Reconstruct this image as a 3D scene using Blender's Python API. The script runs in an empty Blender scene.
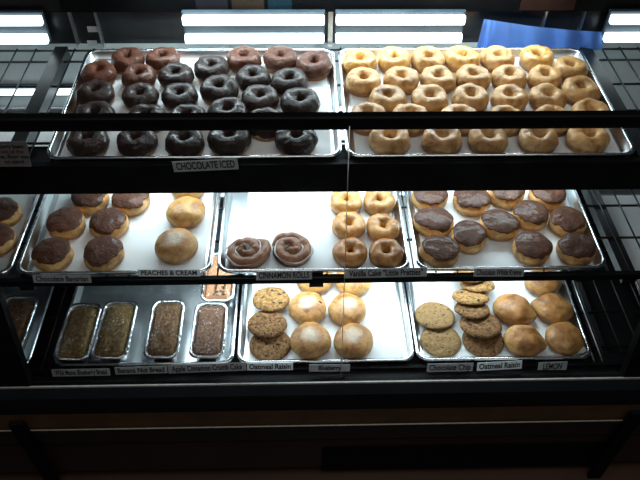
import bpy, bmesh, math, random
from mathutils import Vector, Matrix, noise
rnd = random.Random(7)
S = bpy.context.scene
C = S.collection
PI = math.pi
S.view_settings.view_transform = 'Standard'
S.view_settings.look = 'None'
S.view_settings.exposure = 0.0

# ------------------------------------------------------------------ camera
F = 675.7
pitch, yaw, roll = math.radians(46.34), math.radians(2.05), math.radians(0.90)
CZ = 1.90
EYE = Vector((0, 0, CZ))
cp, sp = math.cos(pitch), math.sin(pitch)
r0, f0, u0 = Vector((1, 0, 0)), Vector((0, cp, -sp)), Vector((0, sp, cp))
r1 = r0 * math.cos(roll) + u0 * math.sin(roll)
u1 = -r0 * math.sin(roll) + u0 * math.cos(roll)
My = Matrix(((math.cos(yaw), math.sin(yaw), 0), (-math.sin(yaw), math.cos(yaw), 0), (0, 0, 1)))
CR, CU, CF = My @ r1, My @ u1, My @ f0
cam = bpy.data.cameras.new('camera'); camo = bpy.data.objects.new('camera', cam); C.objects.link(camo)
cam.sensor_width = 36; cam.lens = F * 36 / 640; cam.clip_start = 0.02
m = Matrix.Identity(4)
for i in range(3):
    m[i][0] = CR[i]; m[i][1] = CU[i]; m[i][2] = -CF[i]; m[i][3] = EYE[i]
camo.matrix_world = m
S.camera = camo

def ray(px, py): return CF + CR * ((px - 320) / F) - CU * ((py - 240) / F)
def at_z(px, py, z):
    d = ray(px, py); return EYE + d * ((z - CZ) / d.z)
def at_y(px, py, y):
    d = ray(px, py); return EYE + d * (y / d.y)

RIM = [CZ - .9564, CZ - 1.1901, CZ - 1.4563]        # height of the pan rims on the three shelves
YF = [1.1691, 1.0372, 0.9608]                       # front of the pans on the three shelves
PH = .025                                           # pan height
FLOOR = [r - PH + .0016 for r in RIM]               # inside floor of the pans

# ------------------------------------------------------------------ materials
def mat(name, color=(.5, .5, .5), rough=.5, metal=0., spec=.5, coat=0., **k):
    M = bpy.data.materials.new(name); M.use_nodes = True
    nt = M.node_tree; b = nt.nodes['Principled BSDF']
    b.inputs['Base Color'].default_value = (*color, 1); b.inputs['Roughness'].default_value = rough
    b.inputs['Metallic'].default_value = metal; b.inputs['Specular IOR Level'].default_value = spec
    b.inputs['Coat Weight'].default_value = coat; b.inputs['Coat Roughness'].default_value = .15
    if 'emit' in k:
        b.inputs['Emission Color'].default_value = (*k['emit'], 1); b.inputs['Emission Strength'].default_value = k['es']
    return M, nt, b
def N(nt, t, **k):
    n = nt.nodes.new(t)
    for a, v in k.items():
        if a in n.inputs: n.inputs[a].default_value = v
        else: setattr(n, a, v)
    return n
def coords(nt, scale=1.0, rand=True):
    tc = N(nt, 'ShaderNodeTexCoord'); oi = N(nt, 'ShaderNodeObjectInfo')
    mp = N(nt, 'ShaderNodeVectorMath', operation='MULTIPLY_ADD')
    mp.inputs[1].default_value = (scale,) * 3
    nt.links.new(tc.outputs['Object'], mp.inputs[0])
    if rand:
        ml = N(nt, 'ShaderNodeMath', operation='MULTIPLY'); ml.inputs[1].default_value = 53.0
        nt.links.new(oi.outputs['Random'], ml.inputs[0]); nt.links.new(ml.outputs[0], mp.inputs[2])
    return mp.outputs[0], tc, oi
def ramp(nt, stops):
    r = N(nt, 'ShaderNodeValToRGB'); e = r.color_ramp.elements
    while len(e) < len(stops): e.new(.5)
    for i, (p, c) in enumerate(stops): e[i].position = p; e[i].color = (*c, 1)
    return r
def bump(nt, b, h, strength=.3, dist=.002):
    bm_ = N(nt, 'ShaderNodeBump'); bm_.inputs['Strength'].default_value = strength; bm_.inputs['Distance'].default_value = dist
    nt.links.new(h, bm_.inputs['Height']); nt.links.new(bm_.outputs[0], b.inputs['Normal'])
def noisy(name, c1, c2, scale, rough=.5, metal=0., bs=.25, bd=.002, coat=0., spec=.5, detail=4, lo=.35, hi=.65):
    M, nt, b = mat(name, c1, rough, metal, spec, coat)
    v, tc, oi = coords(nt)
    n = N(nt, 'ShaderNodeTexNoise', Scale=scale, Detail=detail)
    nt.links.new(v, n.inputs['Vector'])
    r = ramp(nt, [(lo, c1), (hi, c2)])
    nt.links.new(n.outputs['Fac'], r.inputs[0]); nt.links.new(r.outputs[0], b.inputs['Base Color'])
    if bs: bump(nt, b, n.outputs['Fac'], bs, bd)
    return M

M_black = noisy('black_enamel', (.006, .007, .008), (.012, .013, .014), 30, .32, bs=0)
M_bar = noisy('matte_black_bar', (.002, .002, .0025), (.004, .004, .005), 20, .6, bs=0, spec=.15)
M_fascia = noisy('dark_fascia', (.003, .0035, .004), (.006, .007, .008), 20, .55, bs=0, spec=.08)
M_ledge = noisy('glossy_black_ledge', (.004, .007, .010), (.006, .010, .014), 12, .45, bs=0, spec=.25)
M_brown = noisy('brown_trim', (.085, .042, .018), (.12, .060, .026), 14, .45, bs=0)
M_base = noisy('dark_brown_laminate', (.028, .014, .012), (.040, .021, .017), 9, .5, bs=0)
M_baseside = noisy('side_cabinet_laminate', (.02, .016, .014), (.03, .023, .02), 9, .55, bs=0)
M_alu = noisy('aluminium_trim', (.6, .62, .64), (.75, .77, .79), 60, .3, 1.0, bs=0)
M_line = noisy('pale_edge', (.42, .42, .40), (.55, .55, .52), 50, .5, bs=0)  # even pale grey for the thin line at the glass foot
M_linewarm = noisy('warm_pale_edge', (.42, .36, .28), (.5, .44, .35), 50, .5, bs=0)  # even warm pale tone for the thin line above the bumper
M_steel = noisy('sheet_pan_aluminium', (.62, .65, .67), (.80, .83, .85), 18, .30, 1.0, bs=.08, bd=.001)
M_rim = noisy('rolled_rim_aluminium', (.66, .68, .70), (.86, .88, .90), 40, .22, 1.0, bs=.05)
M_liner = noisy('parchment_white', (.80, .83, .84), (.87, .89, .90), 7, .62, bs=.15, bd=.004, spec=.3)
M_rear = noisy('rear_panel_grey', (.45, .50, .51), (.55, .60, .61), 4, .35, bs=0)
M_reardark = noisy('rear_dark_glass', (.008, .009, .011), (.018, .02, .022), 5, .3, bs=0)
M_reardull = noisy('rear_rail_dull', (.002, .0025, .003), (.005, .0045, .0045), 5, .7, bs=0, spec=.05)
M_floor = noisy('floor_tile', (.05, .022, .012), (.07, .032, .018), 3, .5, bs=0)
M_room = noisy('room_wall_dark', (.022, .018, .016), (.03, .026, .022), 1.5, .8, bs=0)
M_card = noisy('sign_card_grey', (.38, .38, .39), (.44, .44, .45), 30, .6, bs=0)
M_cardw = noisy('sign_card_white', (.86, .90, .92), (.9, .94, .96), 30, .6, bs=0)
M_note = noisy('note_card', (.14, .12, .12), (.17, .15, .145), 30, .7, bs=0)
M_ink = noisy('black_ink', (.008, .008, .01), (.012, .012, .014), 30, .7, bs=0)
M_inkred = noisy('red_ink', (.10, .012, .015), (.12, .014, .016), 30, .7, bs=0)
M_cloth = noisy('blue_cloth', (.10, .25, .80), (.14, .34, .95), 8, .7, bs=.2)
M_cream = noisy('cream_filling', (.75, .72, .62), (.85, .82, .74), 60, .4, bs=.3)
M_raisin = noisy('raisin', (.018, .008, .006), (.03, .014, .01), 80, .45, bs=.4)

def tube_mat():
    M, nt, b = mat('fluorescent_tube', (.9, .95, 1.), .4, emit=(.80, .95, 1.), es=3.2)
    return M
M_tube = tube_mat()

def choc_mat(name, a, b_, rough):
    M, nt, b = mat(name, a, rough, spec=.25, coat=.22)
    v, tc, oi = coords(nt)
    n = N(nt, 'ShaderNodeTexNoise', Scale=38., Detail=3.); nt.links.new(v, n.inputs['Vector'])
    r = ramp(nt, [(.35, a), (.7, b_)]); nt.links.new(n.outputs['Fac'], r.inputs[0])
    hs = N(nt, 'ShaderNodeHueSaturation')
    mr = N(nt, 'ShaderNodeMapRange'); mr.inputs[3].default_value = .75; mr.inputs[4].default_value = 1.25
    nt.links.new(oi.outputs['Random'], mr.inputs[0]); nt.links.new(mr.outputs[0], hs.inputs['Value'])
    nt.links.new(r.outputs[0], hs.inputs['Color']); nt.links.new(hs.outputs[0], b.inputs['Base Color'])
    n2 = N(nt, 'ShaderNodeTexNoise', Scale=62., Detail=5., Roughness=.62, Distortion=1.6); nt.links.new(v, n2.inputs['Vector'])
    bump(nt, b, n2.outputs['Fac'], .85, .007)
    return M
M_choc = choc_mat('dark_chocolate_icing', (.018, .008, .0055), (.046, .021, .0145), .58)
M_milk = choc_mat('thin_milk_chocolate_icing', (.085, .024, .011), (.150, .048, .022), .50)
M_bost = choc_mat('chocolate_fudge_icing', (.075, .026, .013), (.135, .052, .028), .50)

def dough_mat(name, low, mid, top, zh, rough=.45, coat=0., glaze=0., spots=None):
    """bottom brown, a pale band round the waist, browned top; mixed by object height"""
    M, nt, b = mat(name, mid, rough, coat=coat)
    v, tc, oi = coords(nt)
    sx = N(nt, 'ShaderNodeSeparateXYZ'); nt.links.new(tc.outputs['Object'], sx.inputs[0])
    n = N(nt, 'ShaderNodeTexNoise', Scale=32., Detail=4.); nt.links.new(v, n.inputs['Vector'])
    mz = N(nt, 'ShaderNodeMath', operation='DIVIDE'); mz.inputs[1].default_value = zh; nt.links.new(sx.outputs[2], mz.inputs[0])
    na = N(nt, 'ShaderNodeMath', operation='MULTIPLY_ADD'); na.inputs[1].default_value = .55
    nt.links.new(n.outputs['Fac'], na.inputs[0])
    sb = N(nt, 'ShaderNodeMath', operation='SUBTRACT'); sb.inputs[1].default_value = .275; nt.links.new(mz.outputs[0], sb.inputs[0])
    nt.links.new(sb.outputs[0], na.inputs[2])
    r = ramp(nt, [(.05, low), (.30, low), (.50, mid), (.62, mid), (.86, top)])
    nt.links.new(na.outputs[0], r.inputs[0])
    hs = N(nt, 'ShaderNodeHueSaturation')
    mr = N(nt, 'ShaderNodeMapRange'); mr.inputs[3].default_value = .85; mr.inputs[4].default_value = 1.15
    nt.links.new(oi.outputs['Random'], mr.inputs[0]); nt.links.new(mr.outputs[0], hs.inputs['Value'])
    nt.links.new(r.outputs[0], hs.inputs['Color']); out = hs.outputs[0]
    nb = N(nt, 'ShaderNodeTexNoise', Scale=28., Detail=7., Roughness=.62, Distortion=.8); nt.links.new(v, nb.inputs['Vector'])
    rb = ramp(nt, [(.34, (.50, .40, .30)), (.50, (.95, .93, .90)), (.68, (1.25, 1.32, 1.45))]); nt.links.new(nb.outputs['Fac'], rb.inputs[0])
    mm = N(nt, 'ShaderNodeMix', data_type='RGBA', blend_type='MULTIPLY'); mm.inputs[0].default_value = 1.
    nt.links.new(out, mm.inputs[6]); nt.links.new(rb.outputs[0], mm.inputs[7]); out = mm.outputs[2]
    if spots:
        # a dusty pale patch round the crown
        ln = N(nt, 'ShaderNodeVectorMath', operation='LENGTH')
        cb = N(nt, 'ShaderNodeCombineXYZ'); nt.links.new(sx.outputs[0], cb.inputs[0]); nt.links.new(sx.outputs[1], cb.inputs[1])
        nt.links.new(cb.outputs[0], ln.inputs[0])
        ad = N(nt, 'ShaderNodeMath', operation='MULTIPLY_ADD'); ad.inputs[1].default_value = .03
        nt.links.new(n.outputs['Fac'], ad.inputs[0]); nt.links.new(ln.outputs['Value'], ad.inputs[2])
        m2 = N(nt, 'ShaderNodeMapRange'); m2.inputs[1].default_value = .026; m2.inputs[2].default_value = .046
        m2.inputs[3].default_value = .75; m2.inputs[4].default_value = 0.
        nt.links.new(ad.outputs[0], m2.inputs[0])
        mx = N(nt, 'ShaderNodeMix', data_type='RGBA'); nt.links.new(m2.outputs[0], mx.inputs[0])
        nt.links.new(out, mx.inputs[6]); mx.inputs[7].default_value = (*spots, 1); out = mx.outputs[2]
    nt.links.new(out, b.inputs['Base Color'])
    nd = N(nt, 'ShaderNodeTexNoise', Scale=90., Detail=5., Roughness=.6); nt.links.new(v, nd.inputs['Vector'])
    bump(nt, b, nd.outputs['Fac'], .55, .004)
    return M
M_dough = dough_mat('fried_dough', (.33, .13, .035), (.62, .38, .16), (.42, .18, .05), .04)
M_glazed = dough_mat('glazed_ring_dough', (.34, .14, .04), (.62, .38, .165), (.58, .31, .105), .044, .45, .08)
M_orange = dough_mat('orange_glazed_dough', (.42, .19, .05), (.64, .38, .13), (.64, .34, .09), .044, .33, .3)
M_cakering = dough_mat('vanilla_cake_ring', (.40, .18, .06), (.58, .31, .10), (.58, .28, .085), .038, .36, .25)
M_cakedark = dough_mat('dark_cake_ring', (.28, .10, .025), (.46, .21, .06), (.42, .17, .042), .038, .34, .25)  # deeper brown version of the cake ring dough, for the front pair
M_bost_bun = dough_mat('cream_bun_dough', (.46, .19, .045), (.68, .42, .17), (.60, .29, .075), .038)
M_bun = dough_mat('filled_bun_dough', (.36, .155, .045), (.56, .32, .12), (.43, .195, .055), .058, .5, .05, spots=(.64, .53, .42))
M_bunplain = dough_mat('plain_bun_dough', (.42, .18, .045), (.60, .34, .11), (.55, .26, .065), .058, .45, .1)
M_lemon = dough_mat('lemon_bun_dough', (.30, .125, .035), (.52, .28, .095), (.39, .17, .048), .058, .45, .1)
M_cinn = dough_mat('cinnamon_dough', (.20, .075, .03), (.36, .16, .08), (.28, .12, .06), .034, .45, .1)

def cookie_mat(name, a, b_, spot, sc, thr, rough=.75):
    M, nt, b = mat(name, a, rough)
    v, tc, oi = coords(nt)
    n = N(nt, 'ShaderNodeTexNoise', Scale=130., Detail=6., Roughness=.7); nt.links.new(v, n.inputs['Vector'])
    r = ramp(nt, [(.40, a), (.60, b_)]); nt.links.new(n.outputs['Fac'], r.inputs[0])
    vo = N(nt, 'ShaderNodeTexVoronoi', Scale=sc); nt.links.new(v, vo.inputs['Vector'])
    m2 = N(nt, 'ShaderNodeMapRange'); m2.inputs[1].default_value = thr; m2.inputs[2].default_value = thr + .08
    m2.inputs[3].default_value = 1.; m2.inputs[4].default_value = 0.
    nt.links.new(vo.outputs['Distance'], m2.inputs[0])
    mx = N(nt, 'ShaderNodeMix', data_type='RGBA'); nt.links.new(m2.outputs[0], mx.inputs[0])
    nt.links.new(r.outputs[0], mx.inputs[6]); mx.inputs[7].default_value = (*spot, 1)
    nt.links.new(mx.outputs[2], b.inputs['Base Color'])
    bump(nt, b, n.outputs['Fac'], 1., .008)
    return M
M_oat = cookie_mat('oatmeal_cookie', (.12, .05, .016), (.40, .20, .07), (.10, .04, .018), 46., .05)
M_oatlight = cookie_mat('light_oatmeal_cookie', (.24, .105, .03), (.60, .34, .12), (.12, .05, .02), 46., .05)
M_chip = cookie_mat('chocolate_chip_cookie', (.32, .185, .075), (.44, .265, .105), (.06, .026, .014), 60., .06)
M_bread1 = cookie_mat('olive_loaf', (.13, .08, .022), (.33, .21, .06), (.16, .09, .03), 60., .16)
M_bread2 = cookie_mat('brown_loaf', (.10, .05, .018), (.30, .155, .06), (.13, .065, .025), 60., .16)
M_bread3 = cookie_mat('crumb_loaf', (.14, .07, .04), (.38, .20, .12), (.18, .09, .05), 70., .16)
M_bread4 = noisy('orange_loaf', (.45, .20, .09), (.58, .30, .16), 30, .5)

def foil_mat():
    M, nt, b = mat('crinkled_foil', (.78, .80, .82), .2, 1.0)
    v, tc, oi = coords(nt)
    vo = N(nt, 'ShaderNodeTexVoronoi', Scale=70.); nt.links.new(v, vo.inputs['Vector'])
    n = N(nt, 'ShaderNodeTexNoise', Scale=50., Detail=5., Distortion=2.); nt.links.new(v, n.inputs['Vector'])
    ad = N(nt, 'ShaderNodeMath', operation='ADD'); nt.links.new(vo.outputs['Distance'], ad.inputs[0]); nt.links.new(n.outputs['Fac'], ad.inputs[1])
    bump(nt, b, ad.outputs[0], .5, .003)
    return M
M_foil = foil_mat()
def film_mat(name, gl, tint, rough, sc, bs, bd, lo=.02):
    M = bpy.data.materials.new(name); M.use_nodes = True; nt = M.node_tree
    nt.nodes.remove(nt.nodes['Principled BSDF']); out = nt.nodes['Material Output']
    tr = N(nt, 'ShaderNodeBsdfTransparent'); tr.inputs[0].default_value = (*tint, 1)
    g = N(nt, 'ShaderNodeBsdfGlossy'); g.inputs['Roughness'].default_value = rough
    fr = N(nt, 'ShaderNodeLayerWeight'); fr.inputs['Blend'].default_value = gl
    mx = N(nt, 'ShaderNodeMixShader')
    if bs:
        v, tc, oi = coords(nt)
        n = N(nt, 'ShaderNodeTexNoise', Scale=sc, Detail=3., Distortion=1.5); nt.links.new(v, n.inputs['Vector'])
        b_ = N(nt, 'ShaderNodeBump'); b_.inputs['Strength'].default_value = bs; b_.inputs['Distance'].default_value = bd
        nt.links.new(n.outputs['Fac'], b_.inputs['Height']); nt.links.new(b_.outputs[0], g.inputs['Normal'])
    ad = N(nt, 'ShaderNodeMath', operation='ADD', use_clamp=True); ad.inputs[1].default_value = lo
    nt.links.new(fr.outputs['Fresnel'], ad.inputs[0]); nt.links.new(ad.outputs[0], mx.inputs[0])
    nt.links.new(tr.outputs[0], mx.inputs[1]); nt.links.new(g.outputs[0], mx.inputs[2]); nt.links.new(mx.outputs[0], out.inputs[0])
    return M
M_glass = film_mat('case_glass', .10, (.97, .985, .985), .02, 1, 0, 0)
M_wrap = film_mat('plastic_wrap', .16, (.98, .98, .98), .07, 24., 1., .06, .05)

# ------------------------------------------------------------------ mesh helpers
def link(name, me, M, parent=None, smooth=True):
    if M is not None and not me.materials: me.materials.append(M)
    if smooth: me.polygons.foreach_set('use_smooth', [True] * len(me.polygons))
    o = bpy.data.objects.new(name, me); C.objects.link(o)
    if parent is not None: o.parent = parent
    return o
def mesh(name, vs, fs):
    me = bpy.data.meshes.new(name); me.from_pydata([tuple(v) for v in vs], [], fs); me.update(); return me
def from_bm(name, bm):
    bmesh.ops.recalc_face_normals(bm, faces=bm.faces)
    me = bpy.data.meshes.new(name); bm.to_mesh(me); bm.free(); return me
def box(bm, lo, hi, mat4=None):
    vs = [bm.verts.new((x, y, z)) for x in (lo[0], hi[0]) for y in (lo[1], hi[1]) for z in (lo[2], hi[2])]
    if mat4 is not None:
        for v in vs: v.co = mat4 @ v.co
    for f in ((0, 1, 3, 2), (4, 6, 7, 5), (0, 4, 5, 1), (2, 3, 7, 6), (0, 2, 6, 4), (1, 5, 7, 3)):
        bm.faces.new([vs[i] for i in f])
def boxobj(name, lo, hi, M, parent=None, bev=0.):
    bm = bmesh.new(); box(bm, lo, hi)
    if bev: bmesh.ops.bevel(bm, geom=bm.edges[:], offset=bev, segments=2, affect='EDGES', profile=.6)
    return link(name, from_bm(name, bm), M, parent, smooth=False)
def prism(name, prof, x0, x1, M, parent=None):
    """profile in (y,z) extruded along x"""
    n = len(prof); vs = [(x0, y, z) for y, z in prof] + [(x1, y, z) for y, z in prof]
    fs = [[i, (i + 1) % n, n + (i + 1) % n, n + i] for i in range(n)] + [list(range(n))[::-1], list(range(n, 2 * n))]
    bm = bmesh.new(); bv = [bm.verts.new(v) for v in vs]
    for f in fs: bm.faces.new([bv[i] for i in f])
    return link(name, from_bm(name, bm), M, parent, smooth=False)
def rod(bm, a, b, r, seg=8):
    a, b = Vector(a), Vector(b); d = (b - a).normalized()
    p = d.orthogonal().normalized(); q = d.cross(p)
    A = [bm.verts.new(a + (p * math.cos(t) + q * math.sin(t)) * r) for t in [2 * PI * i / seg for i in range(seg)]]
    B = [bm.verts.new(b + (p * math.cos(t) + q * math.sin(t)) * r) for t in [2 * PI * i / seg for i in range(seg)]]
    for i in range(seg): bm.faces.new((A[i], A[(i + 1) % seg], B[(i + 1) % seg], B[i]))
    bm.faces.new(A[::-1]); bm.faces.new(B)
def thing(name, label, cat, loc=(0, 0, 0), rz=0., group=None, rx=0., ry=0.):
    o = bpy.data.objects.new(name, None); C.objects.link(o)
    o.empty_display_size = .03
    o.location = loc; o.rotation_euler = (rx, ry, rz)
    tag(o, label, cat, group); return o
def tag(o, label, cat, group=None):
    o['label'] = label; o['category'] = cat
    if group: o['group'] = group
    return o
def struct(o): o['kind'] = 'structure'; return o
def copy_tree(o, label):
    c = o.copy(); C.objects.link(c); c['label'] = label
    for ch in o.children:
        d = ch.copy(); C.objects.link(d); d.parent = c
        for g in ch.children:
            e = g.copy(); C.objects.link(e); e.parent = d
    return c
def rrect(hx, hy, r, n=6):
    pts = []
    for cx, cy, a0 in ((hx - r, hy - r, 0), (-hx + r, hy - r, PI / 2), (-hx + r, -hy + r, PI), (hx - r, -hy + r, 1.5 * PI)):
        for i in range(n + 1):
            a = a0 + PI / 2 * i / n; pts.append((cx + r * math.cos(a), cy + r * math.sin(a)))
    return pts
def loft(rings, cap0=True, cap1=True):
    n = len(rings[0]); vs = [p for R_ in rings for p in R_]; fs = []
    for k in range(len(rings) - 1):
        for i in range(n):
            j = (i + 1) % n; fs.append((k * n + i, k * n + j, (k + 1) * n + j, (k + 1) * n + i))
    if cap0: fs.append(list(range(n))[::-1])
    if cap1: fs.append(list(range((len(rings) - 1) * n, len(rings) * n)))
    return vs, fs

# ------------------------------------------------------------------ the room
floor = struct(boxobj('floor', (-3, -2.5, -.05), (3, 4, 0), M_floor))
struct(boxobj('wall_back', (-3, 3.6, 0), (3, 3.7, 3.0), M_room))

# ------------------------------------------------------------------ the display case
XL, XR = -1.42, 1.42
GB = Vector((0, .915, CZ - 1.462)); GT = Vector((0, 1.050, CZ - .785))    # foot and head of the sloping front glass
case = thing('display_case', 'long black bakery display case with sloping front glass and dark brown base', 'display case', (0, 0, 0))
zz = lambda py, y: at_y(320, py, y).z
boxobj('base_panel', (XL, .866, .05), (XR, 1.70, zz(440, .866)), M_base, case)
boxobj('kick_plate', (XL + .02, .89, 0), (XR - .02, 1.66, .05), M_bar, case)
zb0, zb1, zc0, zc1, zd = zz(427.5, .852), zz(440, .852), zz(410, .862), zz(424, .862), zz(395, .884)
prism('bumper_rail', [(.862, zb0), (.854, zb0), (.852, zb0 - .004), (.852, zb1 + .004), (.856, zb1), (.90, zb1), (.90, zb0)], XL, XR, M_black, case)
bm = bmesh.new(); rod(bm, (XL, .856, zb0 + .003), (XR, .856, zb0 + .003), .0020); link('bright_edge', from_bm('edge', bm), M_linewarm, case)
boxobj('brown_band', (XL, .862, zb0 + .0005), (XR, .90, zc0), M_brown, case)
prism('lower_ledge', [(.862, zc0 + .0005), (.883, zd - .001), (.94, zd - .001), (.94, zc0 + .0005)], XL, XR, M_bar, case)
prism('ledge', [(.884, zd), (.903, CZ - 1.4705), (.909, CZ - 1.4705), (.909, zd)], XL, XR, M_ledge, case)
boxobj('inner_sill', (XL, .9095, zd), (XR, .945, CZ - 1.476), M_bar, case)
prism('glass_channel', [(.904, CZ - 1.470), (.904, CZ - 1.464), (.908, CZ - 1.464), (.908, CZ - 1.470)], XL, XR, M_line, case)
boxobj('inner_deck', (XL, .945, CZ - 1.64), (XR, 1.70, CZ - 1.52), M_bar, case)
gr = boxobj('vent_grille', (at_y(322, 455, .865).x, .864, at_y(480, 467, .865).z), (XR - .55, .8658, at_y(480, 444, .865).z), M_bar, case)
# front glass in panes with a fine seam
def pane(name, x0, x1):
    t = .003
    d = (GT - GB).normalized(); nrm = Vector((0, -d.z, d.y))
    prof = [(GB.y, GB.z), (GT.y, GT.z), (GT.y + t, GT.z), (GB.y + t, GB.z)]
    vs = [(x0, GB.y, GB.z), (x1, GB.y, GB.z), (x1, GT.y, GT.z), (x0, GT.y, GT.z)]
    return link(name, mesh(name, vs, [(0, 1, 2, 3)]), M_glass, case, smooth=False)
def on_glass(px, py):
    d = ray(px, py); n = Vector((0, -(GT.z - GB.z), GT.y - GB.y))
    return EYE + d * ((GB - EYE).dot(n) / d.dot(n))
XS = on_glass(344, 290).x
PXL = on_glass(20, 352).x; PXR = on_glass(622, 376).x
print('glass seam x', XS, 'posts', on_glass(28, 352), on_glass(0, 297), on_glass(600, 378), on_glass(640, 340))
pane('front_pane', PXL, XS - .001); pane('front_pane', XS + .001, PXR)
bm = bmesh.new(); rod(bm, (XS, GB.y - .001, GB.z), (XS, GT.y - .001, GT.z), .0009, 6); link('glass_seam', from_bm('seam', bm), M_alu, case)
link('top_glass', mesh('tg', [(XL, 1.06, CZ - .772), (XR, 1.06, CZ - .772), (XR, 1.69, CZ - .772), (XL, 1.69, CZ - .772)], [(0, 1, 2, 3)]), M_glass, case, smooth=False)
# top bar (the head of the front glass)
a, b = at_y(320, 112, 1.068), at_y(320, 130, 1.050)
prism('top_bar', [(1.050, b.z), (1.050, a.z - .003), (1.053, a.z), (1.068, a.z), (1.068, b.z)], XL, XR, M_bar, case)
# rear of the case
YR = 1.70
boxobj('rear_panel', (XL, YR, CZ - 1.235), (XR, YR + .012, CZ - .985), M_rear, case)
boxobj('lower_rear_panel', (XL, YR, CZ - 1.52), (XR, YR + .012, CZ - 1.235), M_reardark, case)
ZR = at_y(320, 13, YR - .02).z
boxobj('rear_screen', (XL, YR, CZ - .985), (XR, YR + .012, ZR), M_reardark, case)
boxobj('rear_rail', (XL, YR - .014, ZR), (XR, YR + .012, CZ - .762), M_reardull, case)
for px in (78.5, 103.5, 330, 537, 574):
    p = at_y(px, 46, YR - .006)
    w = .0045 if px == 330 else .0022
    o = boxobj('mullion' if px == 330 else 'door_edge', (p.x - w * 1.4, YR - .012, CZ - .99), (p.x + w * 1.4, YR, CZ - .872), M_alu, case)
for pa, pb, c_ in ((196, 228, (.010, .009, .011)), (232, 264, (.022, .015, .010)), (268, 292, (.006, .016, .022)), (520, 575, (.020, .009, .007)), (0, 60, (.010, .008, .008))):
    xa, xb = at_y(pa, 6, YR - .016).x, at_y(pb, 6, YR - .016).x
    boxobj('reflection_patch', (xa, YR - .016, ZR + .004), (xb, YR - .0135, CZ - .80), noisy('painted_reflection', c_, [q * 1.3 for q in c_], 9, .6, bs=0, spec=.05), case)  # faint reflections on the rear rail, painted as thin tinted patches
# end posts in the plane of the glass, each with an end frame below
def post(x0, x1):
    d = (GT - GB)
    prism('end_post', [(GB.y - .012, GB.z - .02), (GT.y - .012, GT.z), (GT.y + .012, GT.z), (GB.y + .012, GB.z - .02)], x0, x1, M_bar, case)
post(PXL - .075, PXL); post(PXR, PXR + .075)
for x in (PXL - .055, PXR + .02):
    boxobj('base_stile', (x, .838, 0), (x + .035, .8515, CZ - 1.53), M_bar, case)

# ------------------------------------------------------------------ shelves
def shelf(idx, y0, y1, label, fascia_prof, xbars):
    zt = RIM[idx] - PH
    t = thing('wire_shelf', label, 'shelf', (0, 0, 0), group='black wire shelves in the case')
    bm = bmesh.new()
    y = y1
    ys = [y1 - .002, y1 - .058] 
    while ys[-1] - .117 > y0 + .02: ys.append(ys[-1] - .117)
    for y in ys: rod(bm, (XL + .01, y, zt - .008), (XR - .01, y, zt - .008), .0032, 6)
    x = XL + .02
    while x < XR:
        rod(bm, (x, y0 + .004, zt - .0032), (x, y1, zt - .0032), .0022, 6); x += .052
    link('wire_grid', from_bm('grid', bm), M_black, t)
    prism('front_fascia', fascia_prof, XL + .005, XR - .005, M_fascia, t)
    for xb in xbars:
        bm = bmesh.new(); box(bm, (xb - .017, y0 + .012, zt - .036), (xb + .017, y1, zt + (.004 if idx == 0 and abs(xb) > .3 else -.0125)))
        link('support_arm', from_bm('arm', bm), M_black, t, smooth=False)
    return t
z0 = RIM[0] - PH
y = YF[0] - .012
xb_l = at_z(45, 85, z0).x; xb_r = at_z(611, 95, z0).x
print('bars', xb_l, xb_r, at_z(10, 160, z0), at_z(60, 65, z0))
shelf(0, y, 1.672, 'topmost black wire shelf with a deep dark front fascia, under the ring donut pans',
      [(y - .006, z0 + .017), (y + .009, z0 + .017), (y + .009, z0 - .001), (y + .10, z0 - .012), (y + .10, z0 - .016), (y + .014, z0 - .062), (y + .004, z0 - .066), (y - .010, z0 - .062)], (xb_l, xb_r, 0.05))
z1 = RIM[1] - PH; y = YF[1] - .012
shelf(1, y, 1.69, 'middle black wire shelf carrying the cream bun and cinnamon roll pans',
      [(y - .004, z1 + .016), (y + .008, z1 + .016), (y + .008, z1 - .003), (y - .004, z1 - .003)], (xb_l, xb_r, 0.03))
z2 = RIM[2] - PH; y = YF[2] - .010
shelf(2, y, 1.66, 'lowest black wire shelf carrying the cookie and loaf pans',
      [(y - .004, z2 + .014), (y + .006, z2 + .014), (y + .006, z2 - .0055), (y + .05, z2 - .0125), (y + .05, z2 - .018), (y - .004, z2 - .018)], (xb_l, xb_r))

xs_ = max(at_z(598, 372, z2).x, .752)
bm = bmesh.new()
for dx in (0, .022): rod(bm, (xs_ + dx, YF[2] - .004, z2 - .001), (xs_ + dx, 1.55, z2 - .001), .0028, 8)
link('side_rail', from_bm('rail', bm), M_alu, [o for o in C.objects if o.name.startswith('wire_shelf')][-1])

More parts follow.
